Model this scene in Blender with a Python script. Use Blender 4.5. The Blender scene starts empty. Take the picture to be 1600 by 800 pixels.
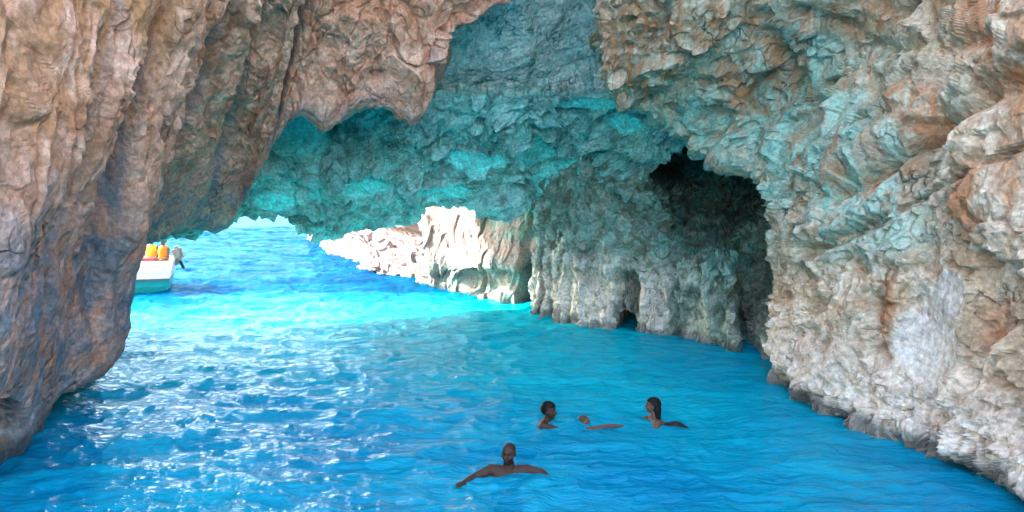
import bpy, bmesh, math, random
import numpy as np
from mathutils import Vector, Matrix

# ------------------------------------------------------------------ camera, sky, sun, exposure
scene = bpy.context.scene
COL = scene.collection
CAM_H = 3.5
F_PX = 1164.0                       # focal length in pixels of the 1600 px wide photograph
PITCH = math.atan(110.0 / F_PX)     # looking slightly down

cam_data = bpy.data.cameras.new("camera")
cam_data.sensor_width = 36.0
cam_data.lens = 36.0 * F_PX / 1600.0
cam_data.clip_start = 0.05
cam_data.clip_end = 20000.0
cam = bpy.data.objects.new("camera", cam_data)
cam.location = (0, 0, CAM_H)
cam.rotation_euler = (math.radians(90) - PITCH, 0, 0)
COL.objects.link(cam)
scene.camera = cam

SUN_EL = math.radians(31)
SUN_AZ = math.radians(-78)          # clockwise from +Y: the sun stands to the left of the view
sun_from = Vector((math.sin(SUN_AZ) * math.cos(SUN_EL), math.cos(SUN_AZ) * math.cos(SUN_EL), math.sin(SUN_EL)))

world = bpy.data.worlds.new("World")
scene.world = world
world.use_nodes = True
wn = world.node_tree
wn.nodes.clear()
w_out = wn.nodes.new("ShaderNodeOutputWorld")
w_bg = wn.nodes.new("ShaderNodeBackground")
w_sky = wn.nodes.new("ShaderNodeTexSky")
w_sky.sky_type = 'NISHITA'
w_sky.sun_disc = False
w_sky.sun_elevation = SUN_EL
w_sky.sun_rotation = SUN_AZ
w_sky.air_density = 1.0
w_sky.dust_density = 1.2
w_sky.ozone_density = 0.4
w_bg.inputs["Strength"].default_value = 0.15
wn.links.new(w_sky.outputs[0], w_bg.inputs["Color"])
wn.links.new(w_bg.outputs[0], w_out.inputs["Surface"])

sun_data = bpy.data.lights.new("sun", 'SUN')
sun_data.energy = 2.0
sun_data.angle = math.radians(0.5)
sun_data.color = (1.0, 0.95, 0.87)
sun = bpy.data.objects.new("sun", sun_data)
sun.rotation_euler = (-sun_from).to_track_quat('-Z', 'Y').to_euler()
COL.objects.link(sun)

scene.view_settings.view_transform = 'Standard'
scene.view_settings.look = 'None'
scene.view_settings.gamma = 1.0
scene.view_settings.use_curve_mapping = False
scene.view_settings.exposure = 3.65
scene.cycles.use_denoising = True
scene.cycles.use_adaptive_sampling = True
scene.cycles.adaptive_threshold = 0.03
scene.cycles.max_bounces = 10
scene.cycles.diffuse_bounces = 5
scene.cycles.glossy_bounces = 4
scene.cycles.transparent_max_bounces = 8
scene.cycles.caustics_reflective = False
scene.cycles.caustics_refractive = False
scene.cycles.sample_clamp_indirect = 6.0

# ------------------------------------------------------------------ small maths
f32 = np.float32
CP, SP = math.cos(PITCH), math.sin(PITCH)

def P(px, py, Y):
    """world point seen at a pixel of the photograph, standing Y metres away"""
    u = (px - 800.0) / F_PX
    v = (400.0 - py) / F_PX
    dy, dz = CP + v * SP, -SP + v * CP
    k = Y / dy
    return np.array((u * k, Y, CAM_H + dz * k))

def W(px, py, z=0.0):
    """world point at height z on the ray through a pixel"""
    u = (px - 800.0) / F_PX
    v = (400.0 - py) / F_PX
    dy, dz = CP + v * SP, -SP + v * CP
    k = (z - CAM_H) / dz
    return np.array((u * k, dy * k, z))

def pix(p):
    """pixel of world points, arrays (..., 3)"""
    x, y, z = p[..., 0], p[..., 1], p[..., 2] - CAM_H
    d = y * CP - z * SP
    v = y * SP + z * CP
    return 800 + F_PX * x / d, 400 - F_PX * v / d

def hsh(*ints, seed=0):
    h = np.uint32(seed * 2654435761 & 0xffffffff)
    h = np.full(ints[0].shape, h, np.uint32)
    for i, a in enumerate(ints):
        h = h ^ (a.astype(np.int64).astype(np.uint32) * np.uint32((0x9E3779B1, 0x85EBCA6B, 0xC2B2AE35)[i % 3]))
        h = (h ^ (h >> np.uint32(15))) * np.uint32(0x2C1B3C6D)
        h = (h ^ (h >> np.uint32(12))) * np.uint32(0x297A2D39)
        h = h ^ (h >> np.uint32(15))
    return h

def rnd(h, k):
    h = (h + np.uint32(k * 0x9E3779B9 & 0xffffffff))
    h = (h ^ (h >> np.uint32(16))) * np.uint32(0x7FEB352D)
    h = (h ^ (h >> np.uint32(15))) * np.uint32(0x846CA68B)
    h = h ^ (h >> np.uint32(16))
    return (h.astype(f32) * f32(1.0 / 4294967296.0))

def vnoise(q, seed=0):
    """smooth value noise, q list of 2 or 3 coordinate arrays, result -1..1"""
    D = len(q)
    b = [np.floor(a) for a in q]
    fr = [(a - c).astype(f32) for a, c in zip(q, b)]
    fr = [t * t * t * (t * (t * 6 - 15) + 10) for t in fr]
    bi = [c.astype(np.int64) for c in b]
    out = 0
    for k in range(2 ** D):
        o = [(k >> i) & 1 for i in range(D)]
        w = 1
        for i in range(D):
            w = w * (fr[i] if o[i] else 1 - fr[i])
        out = out + w * rnd(hsh(*[bi[i] + o[i] for i in range(D)], seed=seed), 1)
    return out * 2 - 1

def fbm(q, octs=4, seed=0, gain=0.5, lac=2.03):
    s, a, n = 0, 1.0, 0
    for i in range(octs):
        s = s + a * vnoise([c * (lac ** i) + 17.3 * i for c in q], seed + i * 7)
        n += a
        a *= gain
    return s / n

def facets(q, seed=0, tilt=0.7, jit=0.9, sharp=110.0):
    """broken rock: every cell is a tilted plane. Returns height, distance to crack, random tone"""
    D = len(q)
    b = [np.floor(a) for a in q]
    bi = [c.astype(np.int64) for c in b]
    shp = q[0].shape
    d1 = np.full(shp, 9.0, f32); d2 = np.full(shp, 9.0, f32)
    hgt = np.zeros(shp, f32); tone = np.zeros(shp, f32); ws = np.full(shp, 1e-12, f32)
    for k in range(3 ** D):
        o, kk = [], k
        for i in range(D):
            o.append(kk % 3 - 1); kk //= 3
        h = hsh(*[bi[i] + o[i] for i in range(D)], seed=seed)
        dd = [(q[i] - (b[i] + o[i] + 0.5 + jit * (rnd(h, i + 1) - 0.5))).astype(f32) for i in range(D)]
        d = sum(x * x for x in dd)
        d2 = np.where(d < d1, d1, np.minimum(d2, d))
        d1 = np.minimum(d1, d)
        t = rnd(h, 11)
        hh = 0.6 * (t - 0.5) + 1.9 * tilt * sum((rnd(h, 20 + i) - 0.5) * 2 * dd[i] for i in range(D))
        w = np.exp(f32(-sharp) * d)
        ws += w
        hgt += w * hh
        tone += w * t
    return hgt / ws, np.sqrt(d2) - np.sqrt(d1), tone / ws

def sstep(a, b, x):
    t = np.clip((x - a) / (b - a), 0, 1)
    return t * t * (3 - 2 * t)

def blob(x, y, cx, cy, rx, ry, soft=0.5):
    d = np.sqrt(((x - cx) / rx) ** 2 + ((y - cy) / ry) ** 2)
    return 1 - sstep(1 - soft, 1 + soft, d)

def seg_dist(x, y, pts):
    d = np.full(x.shape, 1e9)
    for (ax, ay), (bx, by) in zip(pts[:-1], pts[1:]):
        vx, vy = bx - ax, by - ay
        t = np.clip(((x - ax) * vx + (y - ay) * vy) / (vx * vx + vy * vy), 0, 1)
        d = np.minimum(d, np.hypot(x - ax - t * vx, y - ay - t * vy))
    return d

# ------------------------------------------------------------------ surfaces
def cr_matrix(n, subs):
    """Catmull-Rom weights for n control values, subs[i] samples on span i"""
    rows, par = [], []
    for i in range(n - 1):
        m = subs[i]
        for j in range(m + (1 if i == n - 2 else 0)):
            t = j / m
            w = np.zeros(n)
            c = (-0.5 * t ** 3 + t ** 2 - 0.5 * t, 1.5 * t ** 3 - 2.5 * t ** 2 + 1,
                 -1.5 * t ** 3 + 2 * t ** 2 + 0.5 * t, 0.5 * t ** 3 - 0.5 * t ** 2)
            for k in range(4):
                w[min(max(i - 1 + k, 0), n - 1)] += c[k]
            rows.append(w); par.append(i + t)
    return np.array(rows), np.array(par)

class Loft:
    def __init__(self, ctrl, csub, rsub):
        """ctrl[c][r] world points; csub / rsub samples per span"""
        G = np.array(ctrl, float)                         # (C, R, 3)
        A, self.cp = cr_matrix(G.shape[0], csub)
        B, self.rp = cr_matrix(G.shape[1], rsub)
        self.p = np.einsum('ac,crk,br->abk', A, G, B)
        self.ci = np.repeat(self.cp[:, None], len(self.rp), 1)
        self.ri = np.repeat(self.rp[None, :], len(self.cp), 0)
        self.arc()

    def arc(self):
        p = self.p
        du = np.zeros(p.shape[:2]); dv = np.zeros(p.shape[:2])
        du[1:] = np.linalg.norm(np.diff(p, axis=0), axis=2)
        dv[:, 1:] = np.linalg.norm(np.diff(p, axis=1), axis=2)
        vis = slice(p.shape[1] // 6, p.shape[1] * 2 // 3)
        u = np.cumsum(du[:, vis].mean(1))
        v = np.cumsum(dv.mean(0))
        self.U = np.repeat(u[:, None], p.shape[1], 1).astype(f32)
        self.V = np.repeat(v[None, :], p.shape[0], 0).astype(f32)

    def normals(self, flip=False):
        gu = np.gradient(self.p, axis=0); gv = np.gradient(self.p, axis=1)
        n = np.cross(gu, gv)
        n /= np.linalg.norm(n, axis=2, keepdims=True) + 1e-9
        return -n if flip else n

    def face_camera(self):
        n = self.normals()
        d = np.array((0, 0, CAM_H)) - self.p
        s = np.sign(np.median((n * d).sum(2)))
        return n * s

    def push(self, h, n=None):
        n = self.face_camera() if n is None else n
        self.p = self.p + n * h[..., None]

    def xyz(self, sx=1, sy=1, sz=1):
        return [(self.p[..., 0] * sx).astype(f32), (self.p[..., 1] * sy).astype(f32), (self.p[..., 2] * sz).astype(f32)]

def link(o, parent=None):
    COL.objects.link(o)
    if parent is not None:
        o.parent = parent
    return o

def grid_mesh(name, p, mat, attrs=None, smooth=False, parent=None, mask=None, flip=False):
    nu, nv = p.shape[:2]
    idx = np.arange(nu * nv).reshape(nu, nv)
    q = np.stack([idx[:-1, :-1], idx[1:, :-1], idx[1:, 1:], idx[:-1, 1:]], -1).reshape(-1, 4)
    if flip:
        q = q[:, ::-1]
    if mask is not None:
        q = q[mask.reshape(-1)]
    me = bpy.data.meshes.new(name)
    me.vertices.add(nu * nv)
    me.vertices.foreach_set("co", p.reshape(-1).astype(f32))
    me.loops.add(len(q) * 4)
    me.loops.foreach_set("vertex_index", q.reshape(-1).astype(np.int32))
    me.polygons.add(len(q))
    me.polygons.foreach_set("loop_start", np.arange(0, len(q) * 4, 4, dtype=np.int32))
    me.polygons.foreach_set("loop_total", np.full(len(q), 4, np.int32))
    me.polygons.foreach_set("use_smooth", np.full(len(q), smooth))
    me.update(calc_edges=True)
    for k, a in (attrs or {}).items():
        at = me.attributes.new(k, 'FLOAT', 'POINT')
        at.data.foreach_set("value", np.broadcast_to(a, (nu, nv)).reshape(-1).astype(f32))
    me.materials.append(mat)
    o = bpy.data.objects.new(name, me)
    return link(o, parent)

def structure(o):
    o["kind"] = "structure"
    return o

# ------------------------------------------------------------------ materials
class NT:
    def __init__(self, name):
        self.m = bpy.data.materials.new(name)
        self.m.use_nodes = True
        self.t = self.m.node_tree
        self.t.nodes.clear()
        self.out = self.n("ShaderNodeOutputMaterial")
    def n(self, kind, **kw):
        nd = self.t.nodes.new(kind)
        for k, v in kw.items():
            setattr(nd, k, v)
        return nd
    def set(self, sock, v):
        if hasattr(v, "bl_idname") and v.bl_idname.startswith("NodeSocket"):
            self.t.links.new(v, sock)
        elif v is not None:
            if isinstance(v, tuple) and len(v) == 3 and sock.type == 'RGBA':
                v = v + (1.0,)
            sock.default_value = v
    def coords(self, scale=(1, 1, 1), rot=(0, 0, 0)):
        tc = self.n("ShaderNodeTexCoord")
        mp = self.n("ShaderNodeMapping")
        mp.inputs["Scale"].default_value = scale
        mp.inputs["Rotation"].default_value = rot
        self.t.links.new(tc.outputs["Object"], mp.inputs["Vector"])
        return mp.outputs[0]
    def noise(self, scale, detail=6, rough=0.6, vec=None, dist=0.0):
        nd = self.n("ShaderNodeTexNoise")
        nd.inputs["Scale"].default_value = scale
        nd.inputs["Detail"].default_value = detail
        nd.inputs["Roughness"].default_value = rough
        nd.inputs["Distortion"].default_value = dist
        if vec is not None:
            self.t.links.new(vec, nd.inputs["Vector"])
        return nd.outputs["Fac"]
    def voro(self, scale, vec=None, feature='F1', out="Distance"):
        nd = self.n("ShaderNodeTexVoronoi", feature=feature)
        nd.inputs["Scale"].default_value = scale
        if vec is not None:
            self.t.links.new(vec, nd.inputs["Vector"])
        return nd.outputs[out]
    def attr(self, name):
        nd = self.n("ShaderNodeAttribute", attribute_name=name)
        return nd.outputs["Fac"]
    def ramp(self, fac, a, b, lo=0.0, hi=1.0):
        nd = self.n("ShaderNodeMapRange", interpolation_type='SMOOTHSTEP')
        self.set(nd.inputs["Value"], fac)
        nd.inputs["From Min"].default_value = a
        nd.inputs["From Max"].default_value = b
        nd.inputs["To Min"].default_value = lo
        nd.inputs["To Max"].default_value = hi
        return nd.outputs["Result"]
    def mix(self, fac, a, b, mode='MIX'):
        nd = self.n("ShaderNodeMix", data_type='RGBA', blend_type=mode)
        self.set(nd.inputs[0], fac)
        self.set(nd.inputs[6], a)
        self.set(nd.inputs[7], b)
        return nd.outputs[2]
    def math(self, op, a, b=0.0, clamp=False):
        nd = self.n("ShaderNodeMath", operation=op, use_clamp=clamp)
        self.set(nd.inputs[0], a)
        self.set(nd.inputs[1], b)
        return nd.outputs[0]
    def bump(self, h, strength, dist, normal=None):
        nd = self.n("ShaderNodeBump")
        nd.inputs["Strength"].default_value = strength
        nd.inputs["Distance"].default_value = dist
        self.set(nd.inputs["Height"], h)
        if normal is not None:
            self.t.links.new(normal, nd.inputs["Normal"])
        return nd.outputs[0]
    def bsdf(self, color, rough=0.8, normal=None, spec=0.3, **kw):
        nd = self.n("ShaderNodeBsdfPrincipled")
        self.set(nd.inputs["Base Color"], color)
        self.set(nd.inputs["Roughness"], rough)
        self.set(nd.inputs["Specular IOR Level"], spec)
        if normal is not None:
            self.t.links.new(normal, nd.inputs["Normal"])
        for k, v in kw.items():
            self.set(nd.inputs[k], v)
        return nd.outputs[0]
    def done(self, sh):
        self.t.links.new(sh, self.out.inputs["Surface"])
        return self.m

def rock_material(name, dark, mid, light, stain=(0.46, 0.19, 0.075), crust_or_glow=(0.72, 0.63, 0.54),
                  glow_or_stain=(0.13, 0.25, 0.21), grain=1.0, bump=0.85):
    k = NT(name)
    v = k.coords()
    vs = k.coords(scale=(1.0, 1.0, 0.22))
    big = k.noise(0.55, 5, 0.6, v)
    med = k.noise(2.6, 6, 0.65, v)
    fine = k.noise(14.0 * grain, 4, 0.7, v)
    streak = k.noise(2.2, 5, 0.65, vs, 0.6)
    c = k.mix(k.ramp(big, 0.32, 0.68), dark, mid)
    c = k.mix(k.ramp(med, 0.42, 0.70), c, light)
    tone = k.attr("tone")
    c = k.mix(k.ramp(tone, 0.15, 0.95, 0.0, 0.45), c, light)
    c = k.mix(k.ramp(streak, 0.55, 0.72, 0.0, 0.55), c, dark)
    c = k.mix(k.math('MULTIPLY', k.attr("glow_or_stain"), k.ramp(k.math('ADD', med, streak), 0.75, 1.2)), c, glow_or_stain)  # painted teal water light on most rock, dark staining on the left wall
    st = k.math('MULTIPLY', k.attr("stain"), k.ramp(k.noise(3.5, 5, 0.7, vs), 0.38, 0.6), True)
    c = k.mix(st, c, stain)
    cr = k.math('MULTIPLY', k.attr("crust_or_glow"), k.ramp(k.noise(6.0, 5, 0.7, v), 0.25, 0.6))  # mineral crust on most rock, painted aqua light on the far vault
    c = k.mix(cr, c, crust_or_glow)
    speck = k.ramp(fine, 0.36, 0.66, 0.72, 1.16)
    sp = k.n("ShaderNodeCombineColor")
    for i in range(3):
        k.set(sp.inputs[i], speck)
    c = k.mix(1.0, c, sp.outputs[0], 'MULTIPLY')
    ck = k.n("ShaderNodeTexVoronoi", feature='DISTANCE_TO_EDGE'); ck.inputs["Scale"].default_value = 1.7
    ckv = k.n("ShaderNodeVectorMath", operation='ADD')
    ckn = k.n("ShaderNodeTexNoise"); ckn.inputs["Scale"].default_value = 2.2; ckn.inputs["Detail"].default_value = 2
    ckm = k.n("ShaderNodeVectorMath", operation='SCALE'); ckm.inputs["Scale"].default_value = 0.5
    k.t.links.new(v, ckn.inputs["Vector"]); k.t.links.new(ckn.outputs["Color"], ckm.inputs[0])
    k.t.links.new(k.coords(scale=(1.0, 0.8, 0.42), rot=(0.25, 0.3, 0)), ckv.inputs[0]); k.t.links.new(ckm.outputs[0], ckv.inputs[1])
    k.t.links.new(ckv.outputs[0], ck.inputs["Vector"])
    crack = k.math('MULTIPLY', k.ramp(ck.outputs["Distance"], 0.002, 0.026, 1.0, 0.0), k.ramp(k.noise(0.8, 4, 0.6, v), 0.5, 0.6))
    c = k.mix(k.math('MULTIPLY', crack, 0.5), c, tuple(x * 0.3 for x in dark))
    wet = k.attr("wet")
    c = k.mix(k.math('MULTIPLY', wet, 0.75), c, (0.035, 0.04, 0.035))
    wob = k.n("ShaderNodeVectorMath", operation='ADD')
    tx = k.n("ShaderNodeTexNoise"); tx.inputs["Scale"].default_value = 4.0; tx.inputs["Detail"].default_value = 2
    k.t.links.new(v, tx.inputs["Vector"])
    sc = k.n("ShaderNodeVectorMath", operation='SCALE'); sc.inputs["Scale"].default_value = 0.22
    k.t.links.new(tx.outputs["Color"], sc.inputs[0])
    k.t.links.new(v, wob.inputs[0]); k.t.links.new(sc.outputs[0], wob.inputs[1])
    chip = k.n("ShaderNodeTexVoronoi", feature='F1'); chip.inputs["Scale"].default_value = 7.0 * grain
    k.t.links.new(wob.outputs[0], chip.inputs["Vector"])
    h = k.math('ADD', k.math('MULTIPLY', med, 0.22), k.math('MULTIPLY', fine, 0.22))
    h = k.math('ADD', h, k.math('MULTIPLY', chip.outputs["Distance"], 0.42))
    h = k.math('SUBTRACT', h, k.math('MULTIPLY', crack, 0.5))
    nrm = k.bump(h, bump, 0.13)
    k.set(nrm.node.inputs['Strength'], k.ramp(k.noise(0.9, 3, 0.5, v), 0.38, 0.64, bump * 0.15, bump))
    rough = k.ramp(wet, 0.0, 1.0, 0.82, 0.3)
    return k.done(k.bsdf(c, rough, nrm, 0.35))

M_A = rock_material("rock_vault", (0.44, 0.165, 0.08), (0.68, 0.305, 0.18), (0.84, 0.47, 0.31), glow_or_stain=(0.17, 0.18, 0.19), crust_or_glow=(0.45, 0.47, 0.48))
M_B = rock_material("rock_far_vault", (0.07, 0.145, 0.13), (0.23, 0.41, 0.36), (0.60, 0.86, 0.77), stain=(0.58, 0.60, 0.52), glow_or_stain=(0.08, 0.44, 0.38), crust_or_glow=(0.20, 0.86, 0.77))  # teal and aqua throughout: turquoise light off the water painted into the rock
M_D = rock_material("rock_side_wall", (0.30, 0.17, 0.085), (0.60, 0.42, 0.265), (0.80, 0.65, 0.485), glow_or_stain=(0.22, 0.50, 0.41))  # the teal paints in light thrown up by the water
M_E = rock_material("rock_alcove", (0.065, 0.08, 0.055), (0.21, 0.24, 0.17), (0.66, 0.62, 0.49), glow_or_stain=(0.11, 0.33, 0.27))  # teal upper rock carries painted bounce light from the water
M_F = rock_material("rock_cliff", (0.15, 0.10, 0.08), (0.23, 0.165, 0.135), (0.33, 0.26, 0.23), crust_or_glow=(0.30, 0.255, 0.24), glow_or_stain=(0.10, 0.30, 0.26))

def water_material():
    k = NT("sea_water")
    v = k.coords()
    d1 = k.noise(2.0, 5, 0.6, k.coords(scale=(0.6, 1.5, 1.0), rot=(0, 0, 0.12)))
    d2 = k.noise(8.0, 4, 0.6, k.coords(scale=(0.6, 1.5, 1.0), rot=(0, 0, -0.1)))
    nrm = k.bump(k.math('ADD', k.math('MULTIPLY', d1, 1.0), k.math('MULTIPLY', d2, 0.20)), 0.9, 0.18)
    depth = k.noise(0.45, 5, 0.55, v)
    shallow = k.mix(k.ramp(depth, 0.35, 0.7), (0.0, 0.26, 0.45), (0.0, 0.38, 0.53))  # raised inside the cave, standing in for the water's own glow
    deep = k.mix(k.ramp(depth, 0.35, 0.7), (0.0, 0.06, 0.17), (0.0, 0.11, 0.21))
    shallow = k.mix(k.attr("arch_glow"), shallow, (0.0, 0.55, 0.62))      # luminous water under the arch, its glow put into the colour
    c = k.mix(k.attr("deep"), shallow, deep)        # the bed drops away outside the cave
    diff = k.n("ShaderNodeBsdfDiffuse")
    k.set(diff.inputs["Color"], c)
    k.t.links.new(nrm, diff.inputs["Normal"])
    tr = k.n("ShaderNodeBsdfTransparent")
    k.set(tr.inputs["Color"], (0.25, 0.72, 0.88))
    body = k.n("ShaderNodeMixShader")
    body.inputs[0].default_value = 0.20
    k.t.links.new(diff.outputs[0], body.inputs[1])
    k.t.links.new(tr.outputs[0], body.inputs[2])
    gl = k.n("ShaderNodeBsdfGlossy")
    gl.inputs["Roughness"].default_value = 0.08
    k.t.links.new(nrm, gl.inputs["Normal"])
    fr = k.n("ShaderNodeFresnel")
    fr.inputs["IOR"].default_value = 1.33
    k.t.links.new(nrm, fr.inputs["Normal"])
    mx = k.n("ShaderNodeMixShader")
    k.set(mx.inputs[0], k.math('MINIMUM', k.math('MULTIPLY', fr.outputs[0], k.ramp(k.attr('deep'), 0.0, 1.0, 0.75, 0.12)), 0.22))
    k.t.links.new(body.outputs[0], mx.inputs[1])
    k.t.links.new(gl.outputs[0], mx.inputs[2])
    return k.done(mx.outputs[0])

def seabed_material():
    k = NT("pale_sand")
    v = k.coords()
    c = k.mix(k.ramp(k.noise(0.35, 5, 0.6, v), 0.4, 0.62), (0.30, 0.42, 0.40), (0.62, 0.66, 0.58))
    return k.done(k.bsdf(c, 0.9))

# ------------------------------------------------------------------ helpers for the rock lofts
def lerp_rows(S, O, n, bulge=0.0):
    """n pixel points from S to O (px, py, Y), depth pulled towards the camera by bulge"""
    out = []
    for i in range(n):
        t = i / (n - 1)
        q = [S[j] * (1 - t) + O[j] * t for j in range(3)]
        q[2] -= bulge * 4 * t * (1 - t)
        out.append(P(*q))
    return out

def wet_band(p, h=0.35, seed=3):
    n = fbm([(p[..., 0] * 1.7).astype(f32), (p[..., 1] * 1.7).astype(f32)], 3, seed)
    return 1 - sstep(0.4, 1.0, (p[..., 2] - 0.05) / (h * (1 + 0.6 * n)))

# ------------------------------------------------------------------ left wall and near vault
def build_left():
    cols = []
    def wcol(y, xs):
        base = [(-7.2, y, -4), (-6.5, y, -0.2)]
        v = [np.array(b) for b in base]
        for i, (x, z) in enumerate(xs):
            v.append(np.array((x, y, z)))
        return v
    # two columns behind / beside the camera
    for y in (-3.0, 3.5):
        cols.append([np.array(q, float) for q in
                     [(-8.2, y, -8), (-6.9, y, -1.5), (-6.5, y, 0.3), (-6.6, y, 2.2), (-6.3, y, 4.4), (-6.0, y, 6.8),
                      (-5.9, y, 10), (-6.0, y, 13), (-6.4, y, 18), (-9, y, 25), (-15, y, 24), (-17, y, -4)]])
    #        silhouette (px,py,Y)      outer point            hidden point behind the edge        bulge
    E = [
        ((-140, 905, 7.2), (40, -60, 7.9), (-7.6, 7.6, -8.0), 0.2),
        ((-5, 757, 8.75), (130, -50, 8.6), (-8.0, 9.6, -8.0), 0.35),
        ((46, 708, 9.75), (180, -50, 9.1), (-8.8, 10.8, -8.0), 0.45),
        ((66, 650, 10.5), (215, -50, 9.5), (-9.6, 11.9, -8.0), 0.5),
        ((88, 614, 11.0), (245, -50, 9.9), (-10.2, 12.8, -8.0), 0.5),
        ((148, 593, 11.6), (280, -50, 10.2), (-10.6, 13.8, -8.0), 0.5),
        ((186, 555, 12.2), (305, -50, 10.5), (-10.9, 14.6, -8.0), 0.5),
        ((199, 505, 12.8), (325, -50, 10.8), (-11.2, 15.4, -8.0), 0.5),
        ((204, 448, 13.5), (345, -50, 11.1), (-11.4, 16.2, -6.0), 0.4),
        ((211, 398, 14.3), (365, -50, 11.4), (-10.0, 16.6, 2.2), 0.4),
        ((248, 370, 15.1), (395, -50, 11.8), (-10.2, 18.0, 3.0), 0.35),
        ((303, 357, 16.2), (425, -50, 12.1), (-10.0, 19.5, 3.6), 0.3),
        ((350, 350, 17.0), (455, -50, 12.4), (-9.2, 20.5, 4.2), 0.3),
        ((386, 300, 16.2), (475, -50, 12.6), (-8.0, 20.2, 4.8), 0.3),
        ((408, 262, 15.8), (490, -50, 12.8), (-7.2, 19.8, 5.2), 0.3),
        ((432, 222, 15.4), (505, -50, 13.0), (-6.2, 19.4, 5.6), 0.3),
        ((466, 186, 14.9), (522, -50, 13.1), (-5.4, 19.0, 6.4), 0.2),
        ((488, 196, 15.1), (536, -50, 13.2), (-4.8, 19.0, 6.2), 0.2),
        ((503, 208, 15.3), (548, -50, 13.3), (-4.4, 19.0, 6.0), 0.25),
        ((530, 199, 15.1), (566, -50, 13.4), (-3.9, 19.0, 6.2), 0.25),
        ((562, 182, 15.0), (590, -50, 13.5), (-3.4, 19.0, 6.3), 0.2),
        ((597, 172, 15.0), (615, -50, 13.6), (-2.9, 18.8, 6.4), 0.2),
        ((626, 197, 15.3), (640, -50, 13.7), (-2.4, 18.8, 6.2), 0.25),
        ((660, 197, 15.3), (664, -50, 13.8), (-1.9, 18.4, 6.4), 0.25),
        ((681, 164, 15.1), (684, -50, 13.9), (-1.4, 18.2, 6.8), 0.2),
        ((685, 112, 14.9), (702, -50, 14.0), (-1.2, 18.0, 7.4), 0.1),
        ((690, 70, 14.7), (722, -50, 14.0), (-1.0, 17.8, 8.0), 0.1),
        ((742, 34, 14.7), (756, -50, 14.05), (-0.3, 17.6, 8.4), 0.05),
        ((786, -6, 14.4), (796, -55, 14.1), (0.3, 17.4, 8.8), 0.0),
        ((850, -52, 14.2), (854, -80, 14.1), (1.0, 17.2, 9.2), 0.0),
    ]
    for i, (S, O, H, b) in enumerate(E):
        vis = lerp_rows(S, O, 5, b)
        H = np.array(H, float)
        s0 = vis[0]
        c = [H, s0 * 0.6 + H * 0.4] + vis
        if 2 <= i <= 8:          # undercut: the rock hangs over the water and its foot stands well back
            d = np.array((s0[0], s0[1], 0.0)); d /= np.linalg.norm(d)
            back = 1.2 if i == 2 else 2.4
            c[1] = s0 + d * back + np.array((-0.5, 0, 0.25))
            c[0] = s0 + d * (back + 1.2) + np.array((-1.2, 0, -7.0))
        o = vis[-1]
        if i < 13:
            top = [o + (-0.1, -0.5, 1.6), (o[0] - 0.8, o[1] + 0.5, 14), (o[0] - 3.5, o[1] + 3, 25),
                   (o[0] - 8, o[1] + 4, 24), (min(H[0] - 5, -15.5), H[1] - 1.5 - 0.2 * max(0, i - 6), -4.0)]
        else:
            top = [o + (0, -0.5, 1.6), (o[0], o[1] + 0.5, 14), (o[0], o[1] + 2, 24),
                   (o[0], 20.0, 24), (o[0], 21.5, 16.0)]
        c += [np.array(t, float) for t in top]
        c = c[:1] + c[1:]
        cols.append(c)
    C = len(cols)
    csub = [14, 30] + [40] * 5 + [22] * (C - 3 - 5)
    rsub = [10, 24, 66, 66, 66, 58, 10, 6, 5, 4, 3]
    L = Loft(cols, csub[:C - 1], rsub)
    U, V = L.U, L.V
    ci, ri = L.ci, L.ri
    px, py = pix(L.p)
    n0 = L.face_camera()
    # big undulation
    X = L.xyz()
    h = 0.24 * fbm([a * 0.45 for a in X], 3, 11)
    # the smooth grooves that run down the vault
    wob = 0.25 * fbm([U * 0.3, V * 0.35], 3, 5)
    fall = sstep(4.3, 2.8, 7 - ri) if False else 1.0
    gro = 0
    for gx, wd, dp in ((6.7, .30, .40), (9.1, .18, .30), (11.6, .26, .34), (13.3, .2, .25), (16.4, .3, .3), (4.2, .5, .18)):
        w = wd * (0.8 + 0.5 * vnoise([V * 0.6, V * 0 + gx], 9))
        gro = gro - dp * np.exp(-((ci + wob * 1.6 - gx) / w) ** 2) * sstep(2.2, 3.4, ri)
    h = h + gro
    h1, c1, t1 = facets([U * 1.05 + 0.6 * wob, V * 0.55 + 0.35 * fbm([U, V], 2, 31)], 21, 0.75)
    # along the run of the vault and across it
    ax = np.array((0.18, -0.42, 0.89)); b1 = np.array((1, 0, -0.2)); b1 = b1 - ax * b1.dot(ax); b1 /= np.linalg.norm(b1); b2 = np.cross(ax, b1)
    qa, qb, qc = [(L.p @ v).astype(f32) for v in (ax, b1, b2)]
    h2, c2, t2 = facets([qa * 1.25 + 1.5 * wob, qb * 2.3 + wob, qc * 2.0], 22, 0.8)
    h3, c3, t3 = facets([qa * 3.4 + wob, qb * 5.5, qc * 5.0 + 2 * wob], 23, 0.8)
    low = sstep(2.6, 4.4, ri + 0.10 * (ci - 8) + 0.5 * wob)            # the lower wall is worn smoother
    low2 = 1
    gmask = 1 - np.clip(-gro / 0.25, 0, 0.85)
    k = (0.28 + 0.72 * low) * low2 * gmask
    k2 = 1 - 0.65 * sstep(4.2, 2.8, ci)
    h = h + k * (0.15 * h1 + 0.10 * h2 * k2 + 0.055 * h3 * k2)
    h = h - k * 0.06 * np.exp(-(c1 / 0.08) ** 2)
    h = h + 0.03 * fbm([a * 4 for a in X], 3, 41) * (1 + 0.5 * k) + 0.075 * fbm([qa * 0.7, qb * 4.5, qc * 4.5], 5, 42)
    # small dark hole near the water at the left edge of the view
    h = h - 1.1 * blob(px, py, 18, 665, 26, 32, 0.4) * (ri > 2) * (ri < 5)
    L.push(h, n0)
    p = L.p
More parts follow.
